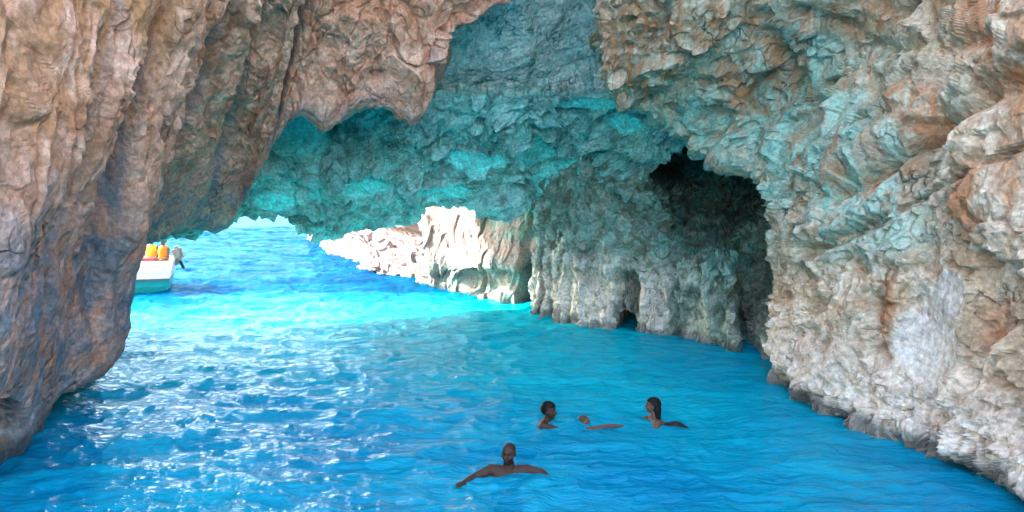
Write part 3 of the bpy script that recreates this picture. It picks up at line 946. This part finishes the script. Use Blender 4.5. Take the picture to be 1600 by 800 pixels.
class Body:
    """shapes collected into one mesh, then fused by a voxel remesh into one continuous surface"""
    def __init__(self):
        self.bm = bmesh.new()
    def ell(self, c, rx, ry, rz, rot=None, seg=14):
        m = Matrix.Translation(c) @ (rot.to_4x4() if rot is not None else Matrix.Identity(4)) @ Matrix.Diagonal((rx, ry, rz, 1))
        bmesh.ops.create_uvsphere(self.bm, u_segments=seg, v_segments=seg - 4, radius=1.0, matrix=m)
    def limb(self, pts):
        """pts: (vector, radius) along a limb"""
        for (a, ra), (b, rb) in zip(pts[:-1], pts[1:]):
            d = b - a
            L = d.length
            if L < 1e-5:
                continue
            q = d.to_track_quat('Z', 'Y').to_matrix().to_4x4()
            m = Matrix.Translation((a + b) / 2) @ q
            bmesh.ops.create_cone(self.bm, cap_ends=True, segments=14, radius1=ra, radius2=rb, depth=L, matrix=m)
        for a, ra in pts:
            self.ell(a, ra, ra, ra, seg=12)
    def hand(self, w, d, nrm, side, r=1.0, curl=0.5):
        """palm and five bent fingers; d points to the fingertips, nrm out of the palm, side +1/-1 puts the thumb"""
        d = d.normalized(); n = (nrm - d * nrm.dot(d)).normalized(); l = d.cross(n) * side
        rot = Matrix((l, d, n)).transposed()
        self.ell(w + d * 0.05, 0.042 * r, 0.058 * r, 0.018 * r, rot)
        for i, (o, ln) in enumerate(((0.030, 0.070), (0.011, 0.080), (-0.009, 0.074), (-0.028, 0.058))):
            b = w + d * 0.092 + l * o
            a1 = 0.35 * curl; a2 = 0.9 * curl
            d1 = d * math.cos(a1) + n * math.sin(a1) + l * o * 2.5
            d2 = d * math.cos(a2) + n * math.sin(a2) + l * o * 2.5
            m = b + d1 * ln * 0.5
            self.limb([(b - d * 0.02, 0.0105), (m, 0.0095), (m + d2 * ln * 0.5, 0.0085)])
        t0 = w + d * 0.03 + l * 0.034
        t1 = t0 + (d * 0.6 + l * 0.75 + n * 0.2).normalized() * 0.036
        self.limb([(t0, 0.014), (t1, 0.0115), (t1 + (d * 0.9 + l * 0.3 + n * 0.3).normalized() * 0.03, 0.0095)])
    def head(self, c, fwd, up, s=1.0):
        f = fwd.normalized(); u = (up - f * up.dot(f)).normalized(); r = f.cross(u)
        R = Matrix((r, f, u)).transposed()
        g = lambda x, y, z: c + (r * x + f * y + u * z) * s
        self.ell(g(0, -0.012, 0.028), 0.076 * s, 0.096 * s, 0.088 * s, R)      # skull
        self.ell(g(0, 0.022, -0.03), 0.060 * s, 0.068 * s, 0.078 * s, R)       # face
        self.ell(g(0, 0.045, -0.085), 0.036 * s, 0.036 * s, 0.026 * s, R)      # chin
        self.limb([(g(0, 0.083, 0.012), 0.010 * s), (g(0, 0.104, -0.024), 0.015 * s)])   # nose
        self.ell(g(0, 0.078, 0.030), 0.048 * s, 0.018 * s, 0.011 * s, R)       # brow
        self.ell(g(0, 0.083, -0.057), 0.024 * s, 0.013 * s, 0.010 * s, R)      # lips
        for q in (-1, 1):
            self.ell(g(0.076 * q, -0.008, -0.008), 0.010 * s, 0.020 * s, 0.032 * s, R)   # ears
            self.ell(g(0.048 * q, 0.052, -0.022), 0.022 * s, 0.022 * s, 0.020 * s, R)   # cheeks
        self.frame = (c, R, s)
    def done(self, name, mat, loc, voxel=0.011, fur=None):
        me = bpy.data.meshes.new(name)
        self.bm.to_mesh(me); self.bm.free()
        o = bpy.data.objects.new(name, me)
        link(o)
        md = o.modifiers.new("fuse", 'REMESH')
        md.mode = 'VOXEL'; md.voxel_size = voxel; md.use_smooth_shade = True
        ms = o.modifiers.new("soft", 'SMOOTH')
        ms.factor = 0.5; ms.iterations = 3
        dg = bpy.context.evaluated_depsgraph_get()
        me2 = bpy.data.meshes.new_from_object(o.evaluated_get(dg))
        o.modifiers.clear()
        o.data = me2
        me2.name = name
        for p in me2.polygons:
            p.use_smooth = True
        me2.materials.clear(); me2.materials.append(mat)
        co = np.zeros(len(me2.vertices) * 3, f32); me2.vertices.foreach_get("co", co)
        co = co.reshape(-1, 3)
        val = np.zeros(len(co), f32)
        if fur is not None:
            c, R, s = self.frame
            loc3 = (co - np.array(c)) @ np.array(R) / s
            val = fur(loc3[:, 0], loc3[:, 1], loc3[:, 2]).astype(f32)
        at = me2.attributes.new("fur", 'FLOAT', 'POINT')
        at.data.foreach_set("value", val)
        o.location = loc
        return o

def hair_shell(name, frame, parent, mat, cut, thick=0.012, long=None, seed=1):
    """a cap of hair over the skull; cut(x,y,z) keeps a vertex; long adds a tress down the back"""
    c, R, s = frame
    bm = bmesh.new()
    bmesh.ops.create_uvsphere(bm, u_segments=40, v_segments=28, radius=1.0)
    rg = random.Random(seed)
    for v in bm.verts:
        x, y, z = v.co
        v.co = Vector((x * (0.080 + thick), -0.014 + y * (0.100 + thick), 0.028 + z * (0.092 + thick)))
        v.co *= 1 + rg.uniform(-0.02, 0.02)
    kill = [v for v in bm.verts if not cut(*v.co)]
    bmesh.ops.delete(bm, geom=kill, context='VERTS')
    if long:
        # hanging wet tress: rings from the crown down the nape
        rings = []
        for (y, z, wx, wy) in long:
            ring = [bm.verts.new((wx * math.cos(a) * (1 + rg.uniform(-.08, .08)), y + wy * math.sin(a) * (1 + rg.uniform(-.08, .08)), z)) for a in [i * math.tau / 18 for i in range(18)]]
            rings.append(ring)
        for a, b in zip(rings[:-1], rings[1:]):
            for i in range(18):
                bm.faces.new((a[i], a[(i + 1) % 18], b[(i + 1) % 18], b[i]))
        bm.faces.new(rings[-1])
    for v in bm.verts:
        v.co = c + (R @ v.co) * s
    for f in bm.faces:
        f.smooth = True
    me = bpy.data.meshes.new(name)
    bm.to_mesh(me); bm.free()
    me.materials.append(mat)
    o = bpy.data.objects.new(name, me)
    link(o, parent)
    md = o.modifiers.new("body", 'SOLIDIFY'); md.thickness = 0.008; md.offset = -1
    return o

def torso(b, pel, chest, neck, sl, sr, w=1.0):
    mid = (pel + chest) / 2
    b.limb([(pel, 0.135 * w), (mid, 0.125 * w), (chest, 0.14 * w)])
    b.limb([(sl, 0.062 * w), (chest + (neck - chest) * 0.35, 0.085 * w), (sr, 0.062 * w)])
    b.limb([(chest + (sl - chest) * 0.55, 0.095 * w), (chest + (sr - chest) * 0.55, 0.095 * w)])
    b.limb([(chest + (neck - chest) * 0.4, 0.085 * w), (neck, 0.055 * w)])

def leg(b, hip, knee, ank, toe, w=1.0):
    b.limb([(hip, 0.088 * w), ((hip * 0.5 + knee * 0.5), 0.073 * w), (knee, 0.053 * w), (knee * 0.65 + ank * 0.35, 0.055 * w), (ank, 0.036 * w)])
    b.limb([(ank, 0.036 * w), (ank * 0.4 + toe * 0.6, 0.032 * w), (toe, 0.02 * w)])

M_SKIN = skin_material("tanned_shaded_skin", (0.075, 0.036, 0.023), (0.014, 0.010, 0.008))  # darkened so the swimmers' backlit shade sits in the skin colour
M_SKIN2 = skin_material("fair_shaded_skin", (0.15, 0.08, 0.055), (0.02, 0.014, 0.011))  # lighter skin, also darkened to paint in the backlit shade
M_HAIR = plain("wet_dark_hair", (0.010, 0.008, 0.007), 0.6, 0.15, 0.4, 60)
M_SWIM = plain("black_swimwear", (0.012, 0.013, 0.018), 0.5, 0.4)
M_TRUNKS = plain("navy_trunks", (0.02, 0.03, 0.06), 0.7, 0.3)

def cloth_tube(name, parent, mat, pts):
    b = Body()
    b.limb(pts)
    me = bpy.data.meshes.new(name)
    o = b.done(name, mat, (0, 0, 0), 0.014)
    o.parent = parent
    return o

def sea_spot(px, py):
    return Vector(W(px, py, 0.0))

def swimmer_front():
    b = Body()
    f = V3(-0.35, -1, -0.02).normalized()
    head = V3(0.0, -0.02, 0.295)
    neck = V3(0.0, 0.0, 0.20)
    sl, sr = V3(0.215, 0.02, 0.075), V3(-0.215, 0.0, 0.085)       # sl on the image right
    chest = V3(0, 0.03, -0.06)
    pel = V3(0.0, 0.24, -0.50)
    torso(b, pel, chest, neck, sl, sr, 1.08)
    el, wl = V3(0.40, -0.04, 0.07), V3(0.55, -0.27, 0.01)
    b.limb([(sl, 0.062), ((sl + el) / 2, 0.054), (el, 0.043), ((el + wl) / 2, 0.042), (wl, 0.03)])
    b.hand(wl, V3(0.5, -0.8, -0.15), V3(-0.2, -0.3, -1), -1)
    er, wr = V3(-0.41, -0.06, 0.025), V3(-0.53, -0.24, 0.02)
    b.limb([(sr, 0.062), ((sr + er) / 2, 0.054), (er, 0.043), ((er + wr) / 2, 0.042), (wr, 0.03)])
    b.hand(wr, V3(-0.35, -0.8, 0.22), V3(0, 0.1, -1), 1)
    leg(b, pel + V3(0.1, 0, -0.05), V3(0.22, 0.12, -0.85), V3(0.2, 0.5, -1.05), V3(0.22, 0.62, -1.2))
    leg(b, pel + V3(-0.1, 0, -0.05), V3(-0.2, 0.1, -0.82), V3(-0.2, 0.46, -1.1), V3(-0.2, 0.6, -1.22))
    b.head(head, f, V3(0, 0, 1), 1.08)
    def fur(x, y, z):
        beard = ((z < -0.038 + 0.35 * np.maximum(0, 0.07 - y) * 0.6) & (y > -0.01) & (z > -0.125)).astype(f32)
        lips = (np.hypot(x / 0.022, (z + 0.057) / 0.008) < 1) & (y > 0.07)
        eyes = (np.hypot((np.abs(x) - 0.030) / 0.014, (z - 0.008) / 0.008) < 1) & (y > 0.05)
        brow = (np.hypot((np.abs(x) - 0.032) / 0.020, (z - 0.030) / 0.006) < 1) & (y > 0.05)
        crop = (z > 0.05 + 0.35 * np.maximum(0, y)) & (y < 0.05)
        return np.clip(beard * 0.85 * (1 - lips) + eyes * 1.0 + brow * 0.9 + crop * 0.45, 0, 1)
    loc = sea_spot(795, 744) + V3(0, 0, -0.005)
    o = b.done("person", M_SKIN, loc, 0.009, fur)
    tag(o, "bearded man with shaved head, arms spread, swimming nearest the camera", "person", "swimmers in the cave")
    cloth_tube("swim_trunks", o, M_TRUNKS, [(pel + V3(0, -0.03, 0.06), 0.155), (pel + V3(0.0, 0.0, -0.06), 0.165)])
    return o

def swimmer_dark_hair():
    b = Body()
    f = V3(0.85, -0.5, 0.02).normalized()
    head = V3(0.0, 0, 0.180)
    neck = V3(-0.015, 0.02, 0.07)
    sl, sr = V3(-0.10, -0.17, -0.005), V3(-0.02, 0.22, -0.02)
    chest = V3(-0.08, 0.03, -0.12)
    pel = V3(-0.35, 0.12, -0.5)
    torso(b, pel, chest, neck, sl, sr, 1.0)
    el, wl = V3(0.16, -0.24, -0.035), V3(0.40, -0.16, -0.05)
    b.limb([(sl, 0.058), ((sl + el) / 2, 0.052), (el, 0.042), ((el + wl) / 2, 0.04), (wl, 0.029)])
    b.hand(wl, V3(1, 0.2, 0.05), V3(0, 0, -1), 1)
    er, wr = V3(0.2, 0.34, -0.12), V3(0.42, 0.26, -0.15)
    b.limb([(sr, 0.058), ((sr + er) / 2, 0.052), (er, 0.042), (wr, 0.029)])
    b.hand(wr, V3(1, -0.2, 0.0), V3(0, 0, -1), -1)
    leg(b, pel + V3(0, -0.1, -0.03), V3(-0.4, -0.05, -0.9), V3(-0.75, 0, -1.05), V3(-0.85, 0, -1.15))
    leg(b, pel + V3(0, 0.1, -0.03), V3(-0.25, 0.2, -0.92), V3(-0.6, 0.3, -1.1), V3(-0.7, 0.32, -1.2))
    b.head(head, f, V3(0, 0, 1), 1.1)
    def fur(x, y, z):
        eyes = (np.hypot((np.abs(x) - 0.030) / 0.014, (z - 0.008) / 0.008) < 1) & (y > 0.05)
        brow = (np.hypot((np.abs(x) - 0.032) / 0.020, (z - 0.030) / 0.006) < 1) & (y > 0.05)
        stub = ((z < -0.05) & (y > 0.0) & (z > -0.12)) * 0.35
        return np.clip(eyes + brow + stub, 0, 1)
    loc = sea_spot(858, 664) + V3(0, 0, 0.035)
    o = b.done("person", M_SKIN, loc, 0.011, fur)
    tag(o, "swimmer with short dark hair facing right, only head and shoulders above water", "person", "swimmers in the cave")
    hair_shell("hair", b.frame, o, M_HAIR, lambda x, y, z: z > 0.055 or (y < 0.02 and z > 0.0) or (y < -0.03 and z > -0.055), 0.010)
    cloth_tube("swim_trunks", o, M_TRUNKS, [(pel + V3(0.03, -0.01, 0.05), 0.15), (pel + V3(0, 0, -0.05), 0.155)])
    return o

def swimmer_low():
    b = Body()
    f = V3(0.75, -0.35, -0.55).normalized()
    head = V3(0.0, 0.0, 0.0)
    neck = V3(-0.05, 0.05, -0.10)
    sl, sr = V3(0.04, -0.17, -0.055), V3(0.04, 0.2, -0.06)
    chest = V3(-0.12, 0.05, -0.125)
    pel = V3(-0.55, 0.1, -0.17)
    torso(b, pel, chest, neck, sl, sr, 0.95)
    el, wl = V3(0.28, -0.12, -0.015), V3(0.48, -0.06, -0.012)
    b.limb([(sl, 0.055), ((sl + el) / 2, 0.05), (el, 0.042), ((el + wl) / 2, 0.04), (wl, 0.03)])
    b.hand(wl, V3(1, 0.1, 0.0), V3(0, 0, -1), 1, 1.0, 0.15)
    er, wr = V3(0.3, 0.26, -0.06), V3(0.52, 0.2, -0.07)
    b.limb([(sr, 0.055), ((sr + er) / 2, 0.05), (er, 0.042), (wr, 0.029)])
    b.hand(wr, V3(1, 0.0, 0.0), V3(0, 0, -1), -1, 1.0, 0.2)
    leg(b, pel + V3(0, -0.1, -0.02), V3(-0.95, -0.05, -0.45), V3(-1.35, -0.02, -0.4), V3(-1.47, 0, -0.45))
    leg(b, pel + V3(0, 0.1, -0.02), V3(-0.95, 0.2, -0.4), V3(-1.35, 0.24, -0.5), V3(-1.47, 0.26, -0.55))
    b.head(head, f, V3(0.3, 0, 1), 1.05)
    loc = sea_spot(911, 664) + V3(0, 0, 0.02)
    fur = lambda x, y, z: np.where((z > 0.02) & (y < 0.0), 0.55, 0.0)
    o = b.done("person", M_SKIN2, loc, 0.011, fur)
    tag(o, "swimmer floating low, just the crown of the head and an outstretched arm showing", "person", "swimmers in the cave")
    cloth_tube("swim_trunks", o, M_TRUNKS, [(pel + V3(0.05, 0, 0.01), 0.14), (pel + V3(-0.05, 0, 0.0), 0.145)])
    return o

def swimmer_long_hair():
    b = Body()
    f = V3(-1, 0.12, 0.08).normalized()
    head = V3(0.0, 0, 0.225)
    neck = V3(0.02, 0.0, 0.115)
    sl, sr = V3(0.035, -0.17, 0.0), V3(0.02, 0.17, -0.01)
    chest = V3(0.09, 0.0, -0.105)
    pel = V3(0.31, -0.12, -0.16)
    torso(b, pel, chest, neck, sl, sr, 0.86)
    el, wl = V3(-0.02, -0.3, -0.20), V3(-0.22, -0.26, -0.18)
    b.limb([(sl, 0.05), ((sl + el) / 2, 0.044), (el, 0.036), ((el + wl) / 2, 0.034), (wl, 0.026)])
    b.hand(wl, V3(-1, 0.1, 0.0), V3(0, 0, -1), -1, 0.9)
    er, wr = V3(-0.14, 0.3, -0.10), V3(-0.30, 0.2, -0.08)
    b.limb([(sr, 0.05), ((sr + er) / 2, 0.044), (er, 0.036), (wr, 0.026)])
    b.hand(wr, V3(-1, -0.2, 0.0), V3(0, 0, -1), 1, 0.9)
    leg(b, pel + V3(0.0, -0.08, -0.03), V3(0.62, -0.5, -0.22), V3(0.95, -0.72, -0.26), V3(1.05, -0.8, -0.3), 0.92)
    leg(b, pel + V3(0.0, 0.08, -0.03), V3(0.68, -0.34, -0.30), V3(1.02, -0.5, -0.36), V3(1.12, -0.56, -0.4), 0.92)
    b.ell(V3(0.34, -0.12, -0.11), 0.13, 0.14, 0.10)
    b.head(head, f, V3(0, 0, 1), 1.02)
    def fur(x, y, z):
        eyes = (np.hypot((np.abs(x) - 0.030) / 0.014, (z - 0.008) / 0.008) < 1) & (y > 0.05)
        brow = (np.hypot((np.abs(x) - 0.032) / 0.020, (z - 0.030) / 0.005) < 1) & (y > 0.05)
        return np.clip(eyes + brow, 0, 1)
    loc = sea_spot(1019, 660) + V3(0, 0, 0.03)
    o = b.done("person", M_SKIN2, loc, 0.010, fur)
    tag(o, "swimmer with long wet dark hair in profile facing left, black swimwear", "person", "swimmers in the cave")
    hair_shell("hair", b.frame, o, M_HAIR, lambda x, y, z: z > 0.06 or (y < 0.035 and z > 0.02) or (y < 0.0 and z > -0.08), 0.011,
               long=[(-0.05, 0.03, 0.076, 0.062), (-0.075, -0.06, 0.07, 0.05), (-0.085, -0.14, 0.062, 0.042), (-0.095, -0.21, 0.05, 0.034), (-0.11, -0.26, 0.03, 0.022)])
    cloth_tube("bikini_bottom", o, M_SWIM, [(V3(0.22, -0.08, -0.14), 0.135), (V3(0.33, -0.12, -0.13), 0.155), (V3(0.42, -0.17, -0.15), 0.135)])
    cloth_tube("bikini_top", o, M_SWIM, [(V3(0.06, -0.09, -0.12), 0.098), (V3(0.06, 0.09, -0.12), 0.098)])
    return o

# ------------------------------------------------------------------ boat outside the arch
M_TURQ = plain("turquoise_hull_paint", (0.02, 0.42, 0.42), 0.3, 0.5, 0.06)
M_WHITE = plain("white_gelcoat", (0.78, 0.78, 0.76), 0.3, 0.5, 0.04)
M_RAIL = plain("grey_rubber", (0.10, 0.10, 0.11), 0.6, 0.3)
M_COWL = plain("grey_green_cowl", (0.20, 0.26, 0.25), 0.35, 0.5)
M_BLACK = plain("black_metal", (0.02, 0.022, 0.025), 0.4, 0.5)
M_ORANGE = plain("orange_fabric", (0.85, 0.20, 0.02), 0.8, 0.2)
M_YELLOW = plain("yellow_fabric", (0.85, 0.55, 0.06), 0.8, 0.2)
M_RED = plain("red_fabric", (0.65, 0.02, 0.02), 0.8, 0.2)
M_SEAT = plain("maroon_vinyl", (0.25, 0.04, 0.04), 0.5, 0.4)
M_ROPE = plain("pale_rope", (0.6, 0.58, 0.5), 0.9, 0.2)

def mesh_obj(name, verts, faces, mat, parent=None, smooth=False):
    me = bpy.data.meshes.new(name)
    me.from_pydata([tuple(v) for v in verts], [], faces)
    me.update()
    for p in me.polygons:
        p.use_smooth = smooth
    me.materials.append(mat)
    o = bpy.data.objects.new(name, me)
    return link(o, parent)

def boat_band(name, mat, parent, prof):
    """prof(t) -> list of (halfwidth, z) for station t in 0..1 stern to bow; builds both sides and the transom"""
    V, Fc = [], []
    NS = 26
    rows = []
    for i in range(NS + 1):
        t = i / NS
        pr = prof(t)
        full = [(-1, hw, z) for hw, z in pr] + [(1, hw, z) for hw, z in pr[::-1]]
        row = []
        for sd, hw, z in full:
            row.append(len(V))
            rake = 0.10 * (z - 0.9) * (1 - t) ** 6 * 2.2        # transom leans
            bow = 0.55 * t ** 3 * max(0, z)
            V.append((-(t * 5.6) - bow + rake, sd * hw, z))
        rows.append(row)
    n = len(rows[0])
    for a, b in zip(rows[:-1], rows[1:]):
        for j in range(n - 1):
            Fc.append((a[j], a[j + 1], b[j + 1], b[j]))
    Fc.append(tuple(rows[0]))
    return mesh_obj(name, V, Fc, mat, parent, False)

def box(name, parent, mat, c, d, bev=0.02, rot=None):
    bm = bmesh.new()
    bmesh.ops.create_cube(bm, size=1.0)
    for v in bm.verts:
        v.co = Vector((v.co.x * d[0], v.co.y * d[1], v.co.z * d[2]))
    if bev:
        bmesh.ops.bevel(bm, geom=bm.edges[:], offset=bev, segments=2, affect='EDGES')
    me = bpy.data.meshes.new(name)
    if rot is not None:
        bmesh.ops.transform(bm, matrix=rot, verts=bm.verts)
    bmesh.ops.translate(bm, vec=c, verts=bm.verts)
    bm.to_mesh(me); bm.free()
    me.materials.append(mat)
    return link(bpy.data.objects.new(name, me), parent)

def tube(name, parent, mat, pts, r):
    b = Body()
    b.limb([(Vector(p), r) for p in pts])
    me = bpy.data.meshes.new(name)
    b.bm.to_mesh(me); b.bm.free()
    me.materials.append(mat)
    return link(bpy.data.objects.new(name, me), parent)

def build_boat():
    stern = W(275, 451, 0.0)
    root = bpy.data.objects.new("motor_boat", None)
    link(root)
    root.location = stern
    BR = math.radians(20)
    root.rotation_euler = (0, 0, BR)
    tag(root, "small turquoise and white motor boat floating outside the cave arch", "boat")
    half = lambda t: 0.98 * (1 - t ** 3.2) ** 0.8 + 0.01
    boat_band("hull", M_TURQ, root, lambda t: [(half(t) * 1.0, 0.44), (half(t) * 0.93, 0.2), (half(t) * 0.78, -0.05), (half(t) * 0.2, -0.3)])
    boat_band("topside", M_WHITE, root, lambda t: [(half(t) * 0.86, 1.02 + .25 * t * t), (half(t) * 0.96, 1.05 + .25 * t * t), (half(t) * 1.04, 0.75), (half(t) * 1.0, 0.47)])
    boat_band("rub_rail", M_RAIL, root, lambda t: [(half(t) * 1.0, 0.475), (half(t) * 1.06 + .02, 0.47), (half(t) * 1.06 + .02, 0.43), (half(t) * 1.0, 0.425)])
    box("cuddy", root, M_WHITE, Vector((-3.4, 0, 1.2)), (1.7, 1.3, 0.5), 0.08)
    box("bench", root, M_SEAT, Vector((-0.75, 0, 1.08)), (0.45, 1.5, 0.1), 0.03)
    # outboard motor on the transom
    m = box("outboard_motor", root, M_COWL, Vector((0.04, 0.1, 0.92)), (0.14, 0.16, 0.26), 0.03)
    box("cowling", m, M_COWL, Vector((0.10, 0.1, 1.20)), (0.32, 0.34, 0.52), 0.09, Matrix.Rotation(math.radians(-12), 4, 'Y'))
    box("lower_leg", m, M_BLACK, Vector((0.20, 0.1, 0.82)), (0.10, 0.06, 0.34), 0.02, Matrix.Rotation(math.radians(-25), 4, 'Y'))
    # two people sitting at the stern
    def sitter(loc, top, cap, lab, rot, s):
        b = Body()
        pel = V3(0, 0, 0.08); chest = V3(0, 0, 0.40); neck = V3(0, 0, 0.56)
        sl, sr = V3(0.18, 0, 0.46), V3(-0.18, 0, 0.46)
        torso(b, pel, chest, neck, sl, sr, 0.9)
        for sd, sh in ((1, sl), (-1, sr)):
            e1 = sh + V3(0.06 * sd, -0.06, -0.25); w1 = e1 + V3(-0.06 * sd, -0.2, -0.08)
            b.limb([(sh, 0.05), (e1, 0.04), (w1, 0.028)])
            b.hand(w1, V3(0, -1, -0.2), V3(0, 0, -1), -sd)
            leg(b, pel + V3(0.1 * sd, -0.03, 0), V3(0.13 * sd, -0.42, 0.08), V3(0.13 * sd, -0.45, -0.32), V3(0.13 * sd, -0.6, -0.36))
        b.head(V3(0, -0.01, 0.70), V3(0, -1, 0), V3(0, 0, 1), 1.05)
        o = b.done("person", M_SKIN2, loc, 0.016, None)
        o.rotation_euler = (0, 0, rot)
        tag(o, lab, "person", "people in the boat")
        vest = cloth_tube("life_vest", o, top, [(V3(0, 0, 0.12), 0.165), (V3(0, -0.01, 0.40), 0.185), (V3(0.1, 0, 0.47), 0.09), (V3(-0.1, 0, 0.47), 0.09)])
        hair_shell("cap" if cap == M_RED else "hair", b.frame, o, cap, lambda x, y, z: z > 0.04 or (y < 0.0 and z > 0.0), 0.012)
        return o
    B = Vector(stern)
    rt = Matrix.Rotation(BR, 3, 'Z')
    sitter(B + rt @ V3(-0.30, -0.25, 0.93), M_ORANGE, M_RED, "person in an orange vest and red cap at the boat stern", math.radians(-20), 1)
    sitter(B + rt @ V3(-0.72, 0.15, 0.95), M_YELLOW, M_HAIR, "person in a yellow vest seated in the boat behind the orange vest", math.radians(15), 1)

swimmer_front()
swimmer_dark_hair()
swimmer_low()
swimmer_long_hair()
build_boat()
